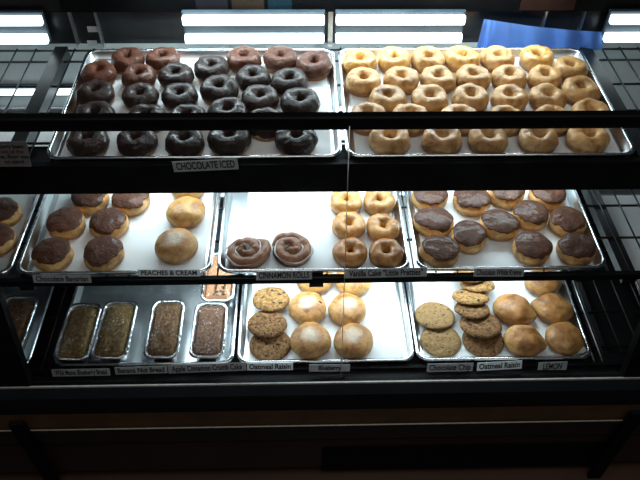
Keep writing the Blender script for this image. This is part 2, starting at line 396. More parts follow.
# ------------------------------------------------------------------ sheet pans
def pan_mesh(w, d):
    hx, hy = w / 2, d / 2
    def R(ins, z, r): return [(x, y, z) for x, y in rrect(hx - ins, hy - ins, max(r - ins, .004))]
    r = .030
    vs, fs = loft([R(.016, 0, r), R(.013, .0015, r), R(.0065, PH - .004, r), R(.0055, PH - .002, r), R(.0075, PH - .002, r), R(.0085, PH - .004, r), R(.0145, .003, r), R(.018, .0015, r)])
    return mesh('pan', vs, fs)
def rim_mesh(w, d):
    hx, hy = w / 2, d / 2; rings = []
    for k in range(8):
        a = 2 * PI * k / 8; rings.append([(x, y, PH - .0035 + .0035 * math.sin(a)) for x, y in rrect(hx - .0045 + .0042 * math.cos(a), hy - .0045 + .0042 * math.cos(a), .029)])
    rings.append(rings[0])
    vs, fs = loft(rings, False, False); return mesh('rim', vs, fs)
PM = {}
def pan(shelf_i, x0, w, d, label, liner=None, ly=1.0):
    if (w, d) not in PM: PM[(w, d)] = (pan_mesh(w, d), rim_mesh(w, d))
    a, b = PM[(w, d)]
    t = thing('sheet_pan', label, 'tray', (x0 + w / 2, YF[shelf_i] + d / 2, RIM[shelf_i] - PH), group='aluminium sheet pans')
    link('basin', a, M_steel, t); link('rolled_rim', b, M_rim, t)
    if liner:
        l0, l1, b0, b1, lab = liner      # insets left right front back
        nx, ny = 24, 24; vs = []
        seed = rnd.random() * 50
        for j in range(ny + 1):
            for i in range(nx + 1):
                u, v = i / nx, j / ny
                x = -w / 2 + l0 + (w - l0 - l1) * u; yy = -d / 2 + b0 + (d - b0 - b1) * v
                vs.append((x, yy, .0006 + .0005 * (1 + noise.noise(Vector((x * 9 + seed, yy * 9, 0))))))
        fs = [(j * (nx + 1) + i, j * (nx + 1) + i + 1, (j + 1) * (nx + 1) + i + 1, (j + 1) * (nx + 1) + i) for j in range(ny) for i in range(nx)]
        p = link('parchment_sheet', mesh('liner', vs, fs), M_liner)
        p.location = (x0 + w / 2, YF[shelf_i] + d / 2, RIM[shelf_i] - PH + .0016)
        tag(p, lab, 'paper', 'white parchment sheets lining the pans')
    return t
L = .0240
XT = [-.5708, .0967]; XM = [-.6704, -.2042, .2658]; XB = [-.6371, -.1732, .2872]
pan(0, XT[0], .660, .457, 'wide sheet pan full of chocolate iced ring donuts', (L, L, L, L, 'parchment under the chocolate iced ring donuts'))
pan(0, XT[1], .660, .457, 'wide sheet pan full of plain golden ring donuts', (L, L, L, L, 'parchment under the plain golden ring donuts'))
pan(1, XM[0] - .467, .457, .660, 'sheet pan cut off by the left frame edge, middle shelf, outside the post', (L, L, L, L, 'parchment in the pan cut off by the left edge, middle shelf'))
pan(1, XM[0], .457, .660, 'sheet pan with four chocolate topped cream buns and plain peach filled buns', (.03, L, L, L, 'parchment under the peach filled buns and leftmost chocolate topped buns'))
pan(1, XM[1], .457, .660, 'sheet pan with two cinnamon rolls and small vanilla cake rings', (.060, L, L, L, 'parchment under the cinnamon rolls and small cake rings'))
pan(1, XM[2], .457, .660, 'sheet pan crowded with chocolate topped cream buns, far right of middle shelf', (L, L, L, L, 'parchment under the crowded chocolate topped buns, right of the cake rings'))
pan(2, XB[0] - .515, .457, .660, 'bare sheet pan with a single wrapped loaf, beyond the black gap at lower left')
pan(2, XB[0], .457, .660, 'bare shiny sheet pan with five loaf cakes in foil pans')
pan(2, XB[1], .457, .660, 'sheet pan with three oatmeal cookies and six round filled buns', (.028, L, L, L, 'parchment under the round filled buns and three oatmeal cookies'))
pan(2, XB[2], .457, .660, 'sheet pan with chocolate chip cookies, oatmeal stack and lemon buns', (L, L, L, L, 'parchment under the lemon buns and chocolate chip cookies'))
xr = at_z(628, 267, RIM[2]).x
pan(2, xr, .457, .660, 'sheet pan cut off by the right frame edge on the lowest shelf', (L, L, L, L, 'parchment in the pan cut off by the right edge, lowest shelf'))

# ------------------------------------------------------------------ pastry shapes
def wob(seed, *p, f=1.): return noise.noise(Vector((p[0] * f + seed * 7.3, p[1] * f - seed * 3.1, p[2] * f + seed)))
def ring_point(u, v, R, rw, rh, seed, off=0.):
    k = 1 + .10 * wob(seed, math.cos(u), math.sin(u), 0, f=1.1)
    cw = rw * (1 + .13 * wob(seed + 5, math.cos(u), math.sin(u), 0, f=1.4)) + off
    ch = rh * (1 + .10 * wob(seed + 9, math.cos(u), math.sin(u), .3, f=1.2)) + off
    c, s = math.cos(v), math.sin(v)
    rr = R * k + cw * (abs(c) ** .85) * (1 if c > 0 else -1)
    z = ch * (abs(s) ** .9) * (1 if s > 0 else -1)
    lump = .0026 * wob(seed + 2, rr * math.cos(u) * 50, rr * math.sin(u) * 50, z * 50) + .0009 * wob(seed + 3, rr * math.cos(u) * 130, rr * math.sin(u) * 130, z * 130)
    rr += lump; z += lump
    z = max(z, -rh * .80)
    return Vector((rr * math.cos(u), rr * math.sin(u), z + rh * .80))
def ring_mesh(R, rw, rh, seed, nu=44, nv=22):
    vs = [ring_point(2 * PI * i / nu, 2 * PI * j / nv, R, rw, rh, seed) for i in range(nu) for j in range(nv)]
    fs = [(i * nv + j, ((i + 1) % nu) * nv + j, ((i + 1) % nu) * nv + (j + 1) % nv, i * nv + (j + 1) % nv) for i in range(nu) for j in range(nv)]
    return mesh('ring', vs, fs)
def ring_icing(R, rw, rh, seed, nu=56, nv=16):
    vs = []
    for i in range(nu):
        u = 2 * PI * i / nu
        a = -.30 + .38 * wob(seed + 20, math.cos(u), math.sin(u), 0, f=2.6) + .15 * wob(seed + 21, math.cos(u), math.sin(u), 0, f=6)
        b = PI + .45 + .2 * wob(seed + 22, math.cos(u), math.sin(u), 0, f=2)
        for j in range(nv):
            v = a + (b - a) * j / (nv - 1)
            off = .0020 if 0 < j < nv - 1 else -.0008
            vs.append(ring_point(u, v, R, rw, rh, seed, off))
    fs = [(i * nv + j, ((i + 1) % nu) * nv + j, ((i + 1) % nu) * nv + j + 1, i * nv + j + 1) for i in range(nu) for j in range(nv - 1)]
    return mesh('icing', vs, fs)
def bun_point(t, a, R, H, seed, ex=1., pr=.72, pz=.85, amp=1., off=0.):
    """t round, a from -pi/2 (bottom) to pi/2 (top)"""
    c, s = math.cos(a), math.sin(a)
    k = 1 + amp * .07 * wob(seed, math.cos(t), math.sin(t), 0, f=1.2)
    r = (R * k + off) * abs(c) ** pr
    z = (H / 2 + off) * (abs(s) ** pz) * (1 if s > 0 else -1)
    z = max(z, -H * .42)
    x, y = r * math.cos(t) * ex, r * math.sin(t)
    l = amp * (.0020 * wob(seed + 3, x * 45, y * 45, z * 45) + .0009 * wob(seed + 4, x * 110, y * 110, z * 110))
    return Vector((x * (1 + l * 10), y * (1 + l * 10), max(z + l + H * .42, 0)))
def bun_mesh(R, H, seed, ex=1., deform=None, nt=40, na=22, **k):
    vs = []
    for j in range(1, na):
        a = -PI / 2 + PI * j / na
        for i in range(nt): vs.append(bun_point(2 * PI * i / nt, a, R, H, seed, ex, **k))
    vs.append(bun_point(0, -PI / 2, R, H, seed, ex, **k)); vs.append(bun_point(0, PI / 2, R, H, seed, ex, **k))
    if deform: vs = [deform(v) for v in vs]
    n = na - 1
    fs = [(j * nt + i, j * nt + (i + 1) % nt, (j + 1) * nt + (i + 1) % nt, (j + 1) * nt + i) for j in range(n - 1) for i in range(nt)]
    fs += [(len(vs) - 2, (i + 1) % nt, i) for i in range(nt)] + [(len(vs) - 1, (n - 1) * nt + i, (n - 1) * nt + (i + 1) % nt) for i in range(nt)]
    return mesh('bun', vs, fs)
def cap_mesh(R, H, seed, ex=1., nt=64, na=12, low=.46):
    vs = []
    for j in range(na):
        for i in range(nt):
            t = 2 * PI * i / nt
            a0 = low + .34 * wob(seed + 30, math.cos(t), math.sin(t), 0, f=1.8) + .2 * wob(seed + 31, math.cos(t), math.sin(t), 0, f=5)
            a = a0 + (PI / 2 - a0) * j / na
            vs.append(bun_point(t, a, R, H, seed, ex, pr=.6, pz=.62, off=.0022 if j else -.0012))
    vs.append(bun_point(0, PI / 2, R, H, seed, ex, pr=.6, pz=.62, off=.0022))
    fs = [(j * nt + i, j * nt + (i + 1) % nt, (j + 1) * nt + (i + 1) % nt, (j + 1) * nt + i) for j in range(na - 1) for i in range(nt)]
    fs += [(len(vs) - 1, (na - 1) * nt + i, (na - 1) * nt + (i + 1) % nt) for i in range(nt)]
    return mesh('cap', vs, fs)
def relax(pts, dmin, it=60):
    pts = [Vector(p) for p in pts]; home = [p.copy() for p in pts]
    for _ in range(it):
        for i in range(len(pts)):
            for j in range(i):
                d = pts[i] - pts[j]; l = d.length
                if 1e-6 < l < dmin: d = d / l * (dmin - l) / 2; pts[i] += d; pts[j] -= d
    return pts
ORD = ['first', 'second', 'third', 'fourth', 'fifth', 'sixth', 'seventh', 'eighth']
def order_words(i, n):
    if i == 0: return 'leftmost'
    if i == n - 1: return 'rightmost'
    return ORD[i] + ' from left'

# ---- ring donuts on the top shelf
RR, RW, RH = .0282, .0190, .0240
NV = 7
ringM = [ring_mesh(RR, RW, RH, s) for s in range(NV)]
iceM = [ring_icing(RR, RW, RH, s) for s in range(NV)]
choc_rows = [
    ('rearmost row', [(127, 55), (162, 56), (247, 58), (281, 60), (315, 67)]),
    ('second row from the rear', [(100, 67), (135, 71), (177, 73), (216, 68), (252, 76), (290, 79)]),
    ('middle row', [(97, 90), (142, 93), (182, 93), (219, 88), (259, 97), (298, 102)]),
    ('row behind the black bar', [(95, 114), (145, 116), (188, 116), (226, 112), (264, 118)]),
    ('front row', [(87, 143), (137, 143), (184, 142), (229, 142), (293, 142)])]
plain_rows = [
    ('rearmost row', [(361, 58), (394, 60), (426, 58), (453, 58), (484, 59), (544, 58)]),
    ('second row from the rear', [(362, 80), (402, 80), (436, 77), (472, 75), (509, 74), (546, 75), (573, 69)]),
    ('middle row', [(389, 97), (431, 98), (474, 97), (508, 96), (546, 95), (582, 91)]),
    ('row behind the black bar', [(366, 115), (408, 117), (462, 117), (507, 116), (552, 115), (586, 115)]),
    ('front row', [(389, 141), (444, 141), (490, 141), (545, 140), (586, 138)])]
def keep_in(p, shelf_i, x0, w, d, r):
    return Vector((min(max(p.x, x0 + .017 + r), x0 + w - .017 - r), min(max(p.y, YF[shelf_i] + .017 + r), YF[shelf_i] + d - .017 - r), 0))
def scatter_rows(rows, x0, kind):
    flat = [(ri, i, px, py) for ri, (nm, l) in enumerate(rows) for i, (px, py) in enumerate(l)]
    P = [at_z(px, py, FLOOR[0] + .024) for _, _, px, py in flat]
    P = [Vector((p.x, p.y, 0)) for p in P]
    for _ in range(6):
        P = relax(P, .0905, 10); P = [keep_in(p, 0, x0, .660, .457, .0455) for p in P]
    for (ri, i, px, py), p in zip(flat, P):
        nm, l = rows[ri]; s = rnd.randrange(NV); rz = rnd.random() * 6.28
        loc = (p.x, p.y, FLOOR[0] + .0012)
        if kind == 'choc':
            milk = ri == 0
            look = 'glossy thin milk chocolate iced ring donut' if milk else 'dark iced ring donut'
            t = thing('chocolate_iced_donut', f'{look}, {order_words(i, len(l))} in the {nm}', 'donut', loc, rz, 'chocolate iced ring donuts on the top shelf')
            link('dough', ringM[s], None, t)
            o = t.children[0]
            if not ringM[s].materials: ringM[s].materials.append(M_dough)
            ice = link('icing', iceM[s], None, t)
            if not iceM[s].materials: iceM[s].materials.append(M_choc)
            if milk or (ri == 1 and i < 2): ice.material_slots[0].link = 'OBJECT'; ice.material_slots[0].material = M_milk
        else:
            orange = ri == 0
            look = 'orange glazed ring donut' if orange else 'plain golden ring donut'
            o = link('ring_donut', ringM[s], None); o.location = loc; o.rotation_euler = (0, 0, rz)
            if not ringM[s].materials: ringM[s].materials.append(M_dough)
            o.material_slots[0].link = 'OBJECT'; o.material_slots[0].material = M_orange if orange and i not in (2, 4) else M_glazed
            tag(o, f'{look}, {order_words(i, len(l))} in the {nm}', 'donut', 'plain golden ring donuts on the top shelf')
scatter_rows(choc_rows, XT[0], 'choc')
scatter_rows(plain_rows, XT[1], 'plain')

# ---- chocolate topped cream buns on the middle shelf
BR_, BH = .0475, .044
bunM = [bun_mesh(BR_, BH, 40 + s, .94 + .03 * s, pr=.6, pz=.62) for s in range(5)]
capM = [cap_mesh(BR_, BH, 40 + s, .94 + .03 * s) for s in range(5)]
for q in bunM: q.materials.append(M_bost_bun)
for q in capM: q.materials.append(M_bost)
def cream_buns(items, x0, group, dmin=.092, w=.457):
    P = [at_z(px, py, FLOOR[1] + .026) for px, py, *_ in items]
    P = [Vector((p.x, p.y, 0)) for p in P]
    for _ in range(5):
        P = relax(P, dmin, 10); P = [keep_in(p, 1, x0, w, .660, .044) for p in P]
    for (px, py, lab), p in zip(items, P):
        s = rnd.randrange(5)
        t = thing('cream_bun', lab, 'donut', (p.x, p.y, FLOOR[1] + .0012), rnd.random() * 6.28, group)
        link('bun', bunM[s], None, t); link('chocolate_topping', capM[s], None, t)
cream_buns([
    (90, 197, 'chocolate topped cream bun half hidden under the top shelf, smaller of the pair'),
    (130, 199, 'wide glossy chocolate topped cream bun under the shelf edge, rear pair beside the peach buns'),
    (66, 222, 'chocolate topped cream bun, left one of the second pair from the front'),
    (109, 222, 'chocolate topped cream bun, right one of the second pair from the front'),
    (53, 253, 'chocolate topped cream bun at the front corner, over the Chocolate Bavarian sign'),
    (103, 254, 'chocolate topped cream bun in the front pair, nearer the peach filled buns')], XM[0], 'chocolate topped buns in the leftmost full pan')
cream_buns([
    (430, 197, 'chocolate topped cream bun, first of the rear row of the crowded pan'),
    (472, 199, 'chocolate topped cream bun, second of the rear row of the crowded pan'),
    (512, 196, 'chocolate topped cream bun, third of the rear row of the crowded pan'),
    (549, 196, 'chocolate topped cream bun, last of the rear row of the crowded pan'),
    (435, 223, 'pale ridged chocolate topped cream bun, leftmost in the middle row of the crowded pan'),
    (471, 228, 'chocolate topped cream bun with streaked icing, second in the middle row'),
    (502, 223, 'wrinkled narrow chocolate topped cream bun, third in the middle row'),
    (532, 216, 'smooth chocolate topped cream bun, fourth in the middle row'),
    (571, 217, 'dark chocolate topped cream bun against the right rim, middle row'),
    (442, 251, 'chocolate topped cream bun alone at the front left corner of the crowded pan'),
    (532, 247, 'chocolate topped cream bun in the front pair, left one, crowded pan'),
    (576, 247, 'chocolate topped cream bun at the front right corner of the crowded pan')], XM[2], 'chocolate topped buns in the crowded pan')
cream_buns([(1, 212, 'chocolate topped cream bun cut by the left frame edge, rear one'),
            (-6, 240, 'chocolate topped cream bun cut by the left frame edge, front one')], XM[0] - .467, 'chocolate topped buns cut by the left edge')

# ---- round filled buns
def fold(v):
    # pinched fold on one end: a lens shaped bun with an open mouth
    k = max(0., (v.x - .022) / .03)
    return Vector((v.x, v.y * (1 - .28 * k), v.z if v.z < .004 else .021 + (v.z - .021) * (1 - .45 * min(k, 1))))
def crease(v):
    # a seam along the long side sinks in
    d = math.exp(-((v.y - .012) / .007) ** 2) if v.z > .02 else 0
    return fold(Vector((v.x, v.y, v.z - .006 * d)))
rbM = [bun_mesh(.056, .058, 60 + s, 1.0) for s in range(4)]
lemM = [bun_mesh(.049, .060, 70 + s, 1.22, deform=crease if s % 2 else fold, amp=1.3) for s in range(4)]
pcM = [bun_mesh(.051, .056, 80 + s, 1.0) for s in range(2)]
def put(name, me, M, px, py, shelf_i, zc, rz, lab, cat, group, rx=0., ry=0., sc=1., dz=.0012):
    p = at_z(px, py, FLOOR[shelf_i] + zc)
    o = link(name, me, None); o.location = (p.x, p.y, FLOOR[shelf_i] + dz); o.rotation_euler = (rx, ry, rz); o.scale = (sc,) * 3
    if not me.materials: me.materials.append(M)
    o.material_slots[0].link = 'OBJECT'; o.material_slots[0].material = M
    tag(o, lab, cat, group); return o
put('filled_bun', pcM[0], M_bun, 176, 245, 1, .028, .4, 'round golden peach filled bun with a pale crown, front one over its sign', 'donut', 'peach filled buns')
put('filled_bun', pcM[1], M_bunplain, 186, 211, 1, .026, 1.0, 'golden peach filled bun behind the round pale crowned one', 'donut', 'peach filled buns', sc=.95)
put('filled_bun', pcM[0], M_bunplain, 188, 187, 1, .026, 2.0, 'golden peach filled bun mostly hidden by the top shelf fascia', 'donut', 'peach filled buns', sc=.90)
g = 'round filled buns on the lowest shelf'
put('filled_bun', rbM[0], M_bun, 310, 343, 2, .030, .3, 'round filled bun in the front pair, beside the dark oatmeal cookie', 'donut', g)
put('filled_bun', rbM[1], M_bun, 350, 343, 2, .030, 1.3, 'round filled bun in the front pair, beside the empty parchment', 'donut', g)
jb = put('filled_bun', rbM[2], M_bun, 311, 309, 2, .030, 2.3, 'round filled bun with sugary crown and red jam spot, middle pair', 'donut', g, sc=.96)
put('filled_bun', rbM[3], M_bun, 347, 311, 2, .030, 3.3, 'round pale topped filled bun right of the jam spotted bun', 'donut', g, sc=.98)
put('filled_bun', rbM[1], M_bunplain, 316, 281, 2, .028, 4.3, 'golden smooth filled bun behind the jam spotted bun', 'donut', g, sc=.96)
put('filled_bun', rbM[2], M_bunplain, 351, 283, 2, .028, 5.3, 'golden smooth filled bun under the vanilla cake sign', 'donut', g, sc=.96)
g = 'lemon buns on the lowest shelf'
put('lemon_bun', lemM[0], M_lemon, 516, 313, 2, .030, -.45, 'brown folded lemon bun leaning beside the oatmeal cookie stack', 'donut', g)
put('lemon_bun', lemM[1], M_lemon, 527, 343, 2, .028, -.25, 'long creased lemon bun in front, right of the bottom oatmeal cookie', 'donut', g)
put('lemon_bun', lemM[2], M_lemon, 545, 284, 2, .028, .2, 'golden lemon bun at the rear of its group, below the crowded pan', 'donut', g, sc=.92)
put('lemon_bun', lemM[3], M_lemon, 553, 310, 2, .028, 2.75, 'lemon bun with bright highlight, between rear bun and front corner bun', 'donut', g, sc=.96)
lb = put('lemon_bun', rbM[3], M_lemon, 565, 341, 2, .028, 1.2, 'round lemon bun at the front right corner with filling showing', 'donut', g, sc=.95)
put('filled_bun', rbM[0], M_bunplain, 660, 278, 2, .028, .9, 'golden bun cut by the right frame edge, alone in its pan', 'donut', None, sc=.9)

def blob(parent, dx, dy, dz, r, M, name):
    me = bun_mesh(r, r * 1.1, 33, 1.4); o = link(name, me, M, parent)
    o.location = Matrix.Rotation(-parent.rotation_euler.z, 3, 'Z') @ Vector((dx, dy, dz)); o.rotation_euler = (.5, 0, -parent.rotation_euler.z)
M_jam = noisy('red_jam', (.09, .006, .006), (.15, .01, .01), 60, .2, bs=.2)
blob(jb, .034, .002, .0445, .006, M_jam, 'jam'); blob(lb, .038, -.034, .014, .013, M_cream, 'cream')

# ---- small vanilla cake rings
ckM = [ring_mesh(.0245, .0175, .0205, 90 + s) for s in range(3)]
g = 'small vanilla cake rings'
for i, (px, py, lab) in enumerate([(346, 201, 'pale golden small cake ring at the rear, left of its pair'), (380, 201, 'pale golden small cake ring at the rear, right of its pair'),
                                   (351, 225, 'small golden cake ring crossed by the glass seam, middle pair'), (384, 227, 'small golden cake ring, middle pair, beside the right rim'),
                                   (350, 252, 'small darker cake ring at the front, over the word Vanilla'), (387, 253, 'small darker cake ring at the front right corner of its pan')]):
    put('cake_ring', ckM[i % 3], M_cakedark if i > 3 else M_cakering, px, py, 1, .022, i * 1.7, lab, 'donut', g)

# ---- cinnamon rolls
def roll_mesh(seed, R=.061, turns=2.1, n=110, m=10):
    vs = []; t0 = .9
    for i in range(n + 1):
        t = t0 + (turns * 2 * PI - t0) * i / n
        w = R / turns / 2 * .88
        rad = (R - w) * t / (turns * 2 * PI) * (1 + .10 * wob(seed + 1, math.cos(t), math.sin(t), t * .2))
        wz = .0165 * (1.0 + .12 * (1 - i / n)); ww = w * (1.05 if i > n * .3 else .95)
        c = Vector((rad * math.cos(t) * 1.06, rad * math.sin(t) * .96, .0135 + .006 * (1 - i / n) + .004 * wob(seed, math.cos(t) * 2, math.sin(t) * 2, t * .3)))
        dr = Vector((math.cos(t), math.sin(t), 0))
        end = min(1., i / 4, (n - i) / 6 + .05)
        for k in range(m):
            a = 2 * PI * k / m
            vs.append(c + dr * (ww * end * math.cos(a)) + Vector((0, 0, max(wz * end * math.sin(a), -c.z))))
    fs = [(i * m + k, (i + 1) * m + k, (i + 1) * m + (k + 1) % m, i * m + (k + 1) % m) for i in range(n) for k in range(m)]
    fs += [list(range(m))[::-1], list(range(n * m, n * m + m))]
    return mesh('roll', vs, fs)
def drizzle_mesh(seed, R=.061, turns=2.1, n=70):
    bm = bmesh.new(); pts = []
    for i in range(n):
        t = 1.2 + (turns * 2 * PI * .74) * i / n
        w = R / turns / 2
        rad = (R - w) * t / (turns * 2 * PI) + w * (.95 + .1 * math.sin(i * .7))
        pts.append(Vector((rad * math.cos(t) * 1.06, rad * math.sin(t) * .96, .0225 + .005 * (1 - i / n))))
    vs, fs = [], []; m = 6
    for i, p in enumerate(pts):
        d = Vector((math.cos(1.2 + turns * 2 * PI * .74 * i / n), math.sin(1.2 + turns * 2 * PI * .74 * i / n), 0))
        r = .0016 * (1 + 1.2 * wob(seed, i * .25, 0, 0)) * min(1, i / 3 + .1, (n - 1 - i) / 3 + .1)
        for k in range(m):
            a = 2 * PI * k / m; vs.append(p + d * r * 1.5 * math.cos(a) + Vector((0, 0, r * math.sin(a))))
    fs = [(i * m + k, (i + 1) * m + k, (i + 1) * m + (k + 1) % m, i * m + (k + 1) % m) for i in range(n - 1) for k in range(m)]
    bm.free(); return mesh('drizzle', vs, fs)
M_glaze = noisy('sugar_glaze', (.42, .36, .34), (.60, .54, .52), 60, .35, bs=.2, coat=.3)
for px, py, rz, lab in ((246, 251, .5, 'glazed brown cinnamon roll at the pan corner, nearer the peach bun'), (291, 250, 2.2, 'glazed brown cinnamon roll right of its twin, over the cinnamon sign')):
    p = at_z(px, py, FLOOR[1] + .02)
    t = thing('cinnamon_roll', lab, 'pastry', (p.x, p.y, FLOOR[1] + .0012), rz, 'cinnamon rolls')
    link('spiral_dough', roll_mesh(px), M_cinn, t); fl = bun_mesh(.044, .030, px, 1.04); link('filling', fl, M_raisin, t); link('glaze', drizzle_mesh(px), M_glaze, t)

# ---- cookies
def cookie_point(r, t, top, R, H, seed):
    k = R * (1 + .05 * wob(seed, math.cos(t), math.sin(t), 0, f=1.3) + .02 * wob(seed + 4, math.cos(t), math.sin(t), 0, f=5))
    x, y = r * k * math.cos(t), r * k * math.sin(t)
    prof = (1 - r ** 4) ** .5 if r < 1 else 0
    z = H * .25 + H * .75 * prof + (.0028 * wob(seed + 6, x * 70, y * 70, 0) + .0014 * wob(seed + 7, x * 190, y * 190, 0)) * (1 if r < .98 else 0) if top else H * .25 * (1 - prof)
    return Vector((x, y, z))
def cookie_mesh(R, H, seed, nt=72, nr=22):
    vs = []; rs = [i / nr for i in range(1, nr + 1)]
    for r in rs: vs += [cookie_point(r, 2 * PI * i / nt, True, R, H, seed) for i in range(nt)]
    for r in rs[-2::-1]: vs += [cookie_point(r, 2 * PI * i / nt, False, R, H, seed) for i in range(nt)]
    nl = 2 * nr - 1
    fs = [(j * nt + i, (j + 1) * nt + i, (j + 1) * nt + (i + 1) % nt, j * nt + (i + 1) % nt) for j in range(nl - 1) for i in range(nt)]
    vs.append(cookie_point(0, 0, True, R, H, seed)); vs.append(cookie_point(0, 0, False, R, H, seed))
    fs += [(len(vs) - 2, i, (i + 1) % nt) for i in range(nt)]
    fs += [(len(vs) - 1, (nl - 1) * nt + (i + 1) % nt, (nl - 1) * nt + i) for i in range(nt)]
    return mesh('cookie', vs, fs)
def bits_mesh(R, H, seed, n, size):
    bm = bmesh.new(); rr = random.Random(seed)
    for _ in range(n):
        r = math.sqrt(rr.random()) * .88; t = rr.random() * 6.28
        p = cookie_point(r, t, True, R, H, seed)
        s = size * (.7 + .6 * rr.random())
        q = bmesh.ops.create_icosphere(bm, subdivisions=1, radius=s)['verts']
        mt = Matrix.Translation(p) @ Matrix.Rotation(rr.random() * 6, 4, 'Z') @ Matrix.Diagonal((1.5, .8, .45, 1))
        for v in q: v.co = mt @ v.co
    return from_bm('bits', bm)
def cookie(px, py, zc, R, H, seed, M, lab, cat_group, rx, dz, nb, bs, part):
    p = at_z(px, py, FLOOR[2] + zc)
    t = thing(cat_group[0], lab, 'cookie', (p.x, p.y, FLOOR[2] + dz), 0, cat_group[1], rx=rx)
    link('biscuit', cookie_mesh(R, H, seed), M, t)
    b = link(part, bits_mesh(R, H, seed, nb, bs), M_raisin, t)
    b['kind'] = 'stuff'
T_ = math.radians
def tilted(R, deg): return R * math.sin(T_(deg)) + .0015
G1 = ('oatmeal_cookie', 'oatmeal cookies beside the round buns')
cookie(270, 345, .008, .054, .018, 1, M_oat, 'dark oatmeal cookie lying in front, over the Oatmeal Raisin sign, beside loaf cakes', G1, 0., .0012, 12, .003, 'raisins')
cookie(267, 324, .024, .053, .018, 2, M_oat, 'medium brown oatmeal cookie between the pale one and the dark one', G1, -T_(11), tilted(.053, 11), 10, .003, 'raisins')
cookie(271, 299, .024, .051, .018, 3, M_oatlight, 'pale oatmeal cookie with raisins, topmost under the cinnamon sign', G1, -T_(11), tilted(.051, 11), 9, .0035, 'raisins')
G2 = ('chocolate_chip_cookie', 'chocolate chip cookies')
cookie(441, 340, .008, .054, .014, 4, M_chip, 'large flat chocolate chip cookie in front, over the Chocolate Chip sign', G2, 0., .0012, 16, .0022, 'chocolate_chips')
cookie(435, 314, .022, .054, .014, 5, M_chip, 'chocolate chip cookie resting on the one in front', G2, -T_(9), tilted(.054, 9), 16, .0022, 'chocolate_chips')
G3 = ('oatmeal_cookie', 'oatmeal cookies in the leaning row')
ck = [(484, 344, .008, .055, 0, .0012, M_oat, 'brown oatmeal cookie at the bottom front of the leaning row'),
      (481, 325, .026, .056, 15, None, M_oat, 'large brown oatmeal cookie second from the front in the leaning row'),
      (472, 310, .032, .048, 22, None, M_oat, 'oatmeal cookie third from the front, squeezed in the leaning row'),
      (471, 297, .040, .050, 27, None, M_oatlight, 'pale lumpy oatmeal cookie fourth from the front in the leaning row'),
      (478, 285, .036, .048, 27, None, M_oatlight, 'oatmeal cookie fifth from the front, sticking out to the right'),
      (469, 278, .042, .048, 29, None, M_oatlight, 'rearmost oatmeal cookie of the leaning row, under the shelf edge')]
for i, (px, py, zc, R, deg, dz, M, lab) in enumerate(ck):
    cookie(px, py, zc, R, .018, 10 + i, M, lab, G3, -T_(deg), tilted(R, deg) if dz is None else dz, 10, .003, 'raisins')

# ---- loaf cakes in foil pans
def foil_pan_mesh(hx, hy, h):
    def R(ins, z, amp=0.):
        pts = rrect(hx - ins, hy - ins, .022, 10); n = len(pts); out = []
        for i, (x, y) in enumerate(pts):
            k = amp * (1 if i % 2 else -1); out.append((x * (1 + k), y * (1 + k), z + k * .02))
        return out
    vs, fs = loft([R(.014, 0), R(.011, .0015), R(.005, h - .004, .004), R(-.0015, h - .001, .010), R(-.002, h + .002, .010), R(.003, h + .0032, .008), R(.0062, h + .001, .006), R(.011, h - .020, .004)], True, False)
    return mesh('foil', vs, fs)
def loaf_mesh(hx, hy, h, seed):
    rings = []; 
    for ins, z in ((.012, h - .018), (.0105, h - .010), (.012, h - .005), (.016, h - .002), (.023, h + .0005), (.031, h + .002), (.038, h + .0025)):
        rings.append([(x, y, z + .0025 * wob(seed, x * 70, y * 70, 0)) for x, y in rrect(hx - ins, hy - ins, max(.022 - ins, .004), 9)])
    vs, fs = loft(rings); return mesh('loaf', vs, fs)
def wrap_mesh(hx, hy, h, seed):
    nx, ny = 22, 36; vs = []
    for j in range(ny + 1):
        for i in range(nx + 1):
            u, v = i / nx * 2 - 1, j / ny * 2 - 1
            k = max(abs(u), abs(v)); e = (1 - k ** 6)
            # rounded corner squeeze
            x, y = u * (hx + .001), v * (hy + .001)
            cx, cy = max(abs(x) - (hx - .022), 0), max(abs(y) - (hy - .022), 0)
            l = math.hypot(cx, cy)
            if l > .022:
                x -= math.copysign(cx * (1 - .022 / l), x); y -= math.copysign(cy * (1 - .022 / l), y)
            z = h + .0035 + .0045 * e + .0024 * wob(seed, x * 60 + y * 40, y * 25 - x * 50, 0) * e
            vs.append((x, y, z))
    fs = [(j * (nx + 1) + i, j * (nx + 1) + i + 1, (j + 1) * (nx + 1) + i + 1, (j + 1) * (nx + 1) + i) for j in range(ny) for i in range(nx)]
    return mesh('wrap', vs, fs)
HX, HY, HH = .0450, .091, .044
FM = foil_pan_mesh(HX, HY, HH); FM.materials.append(M_foil)
def loaf(px, py, rz, M, lab, sx=1.):
    p = at_z(px, py, FLOOR[2] + HH * .9)
    t = thing('loaf_cake', lab, 'loaf cake', (p.x, p.y, FLOOR[2] + .0004), rz, 'wrapped loaf cakes in foil pans'); t.scale = (sx, 1, 1)
    link('foil_pan', FM, None, t)
    link('loaf', loaf_mesh(HX, HY, HH, px), M, t)
    link('plastic_wrap', wrap_mesh(HX, HY, HH, px), M_wrap, t)
    return t
loaf(74, 335, -.02, M_bread1, 'olive brown wrapped loaf cake at the front corner by the black gap')
loaf(114, 334.5, -.02, M_bread1, 'golden topped wrapped loaf cake second from the black gap')
loaf(165, 332, 0., M_bread2, 'dark brown wrapped loaf cake standing alone, third from the black gap', .95)
loaf(214, 332, -.01, M_bread3, 'crumb topped wrapped loaf cake in front of the pale lidded loaf')
loaf(13, 325, -.02, M_bread2, 'wrapped loaf cake beyond the black gap, cut by the case frame')
t = loaf(219, 281, 0., M_bread4, 'pale orange loaf cake with dark writing on its lid, under the peach sign')
bm = bmesh.new(); rr = random.Random(3)
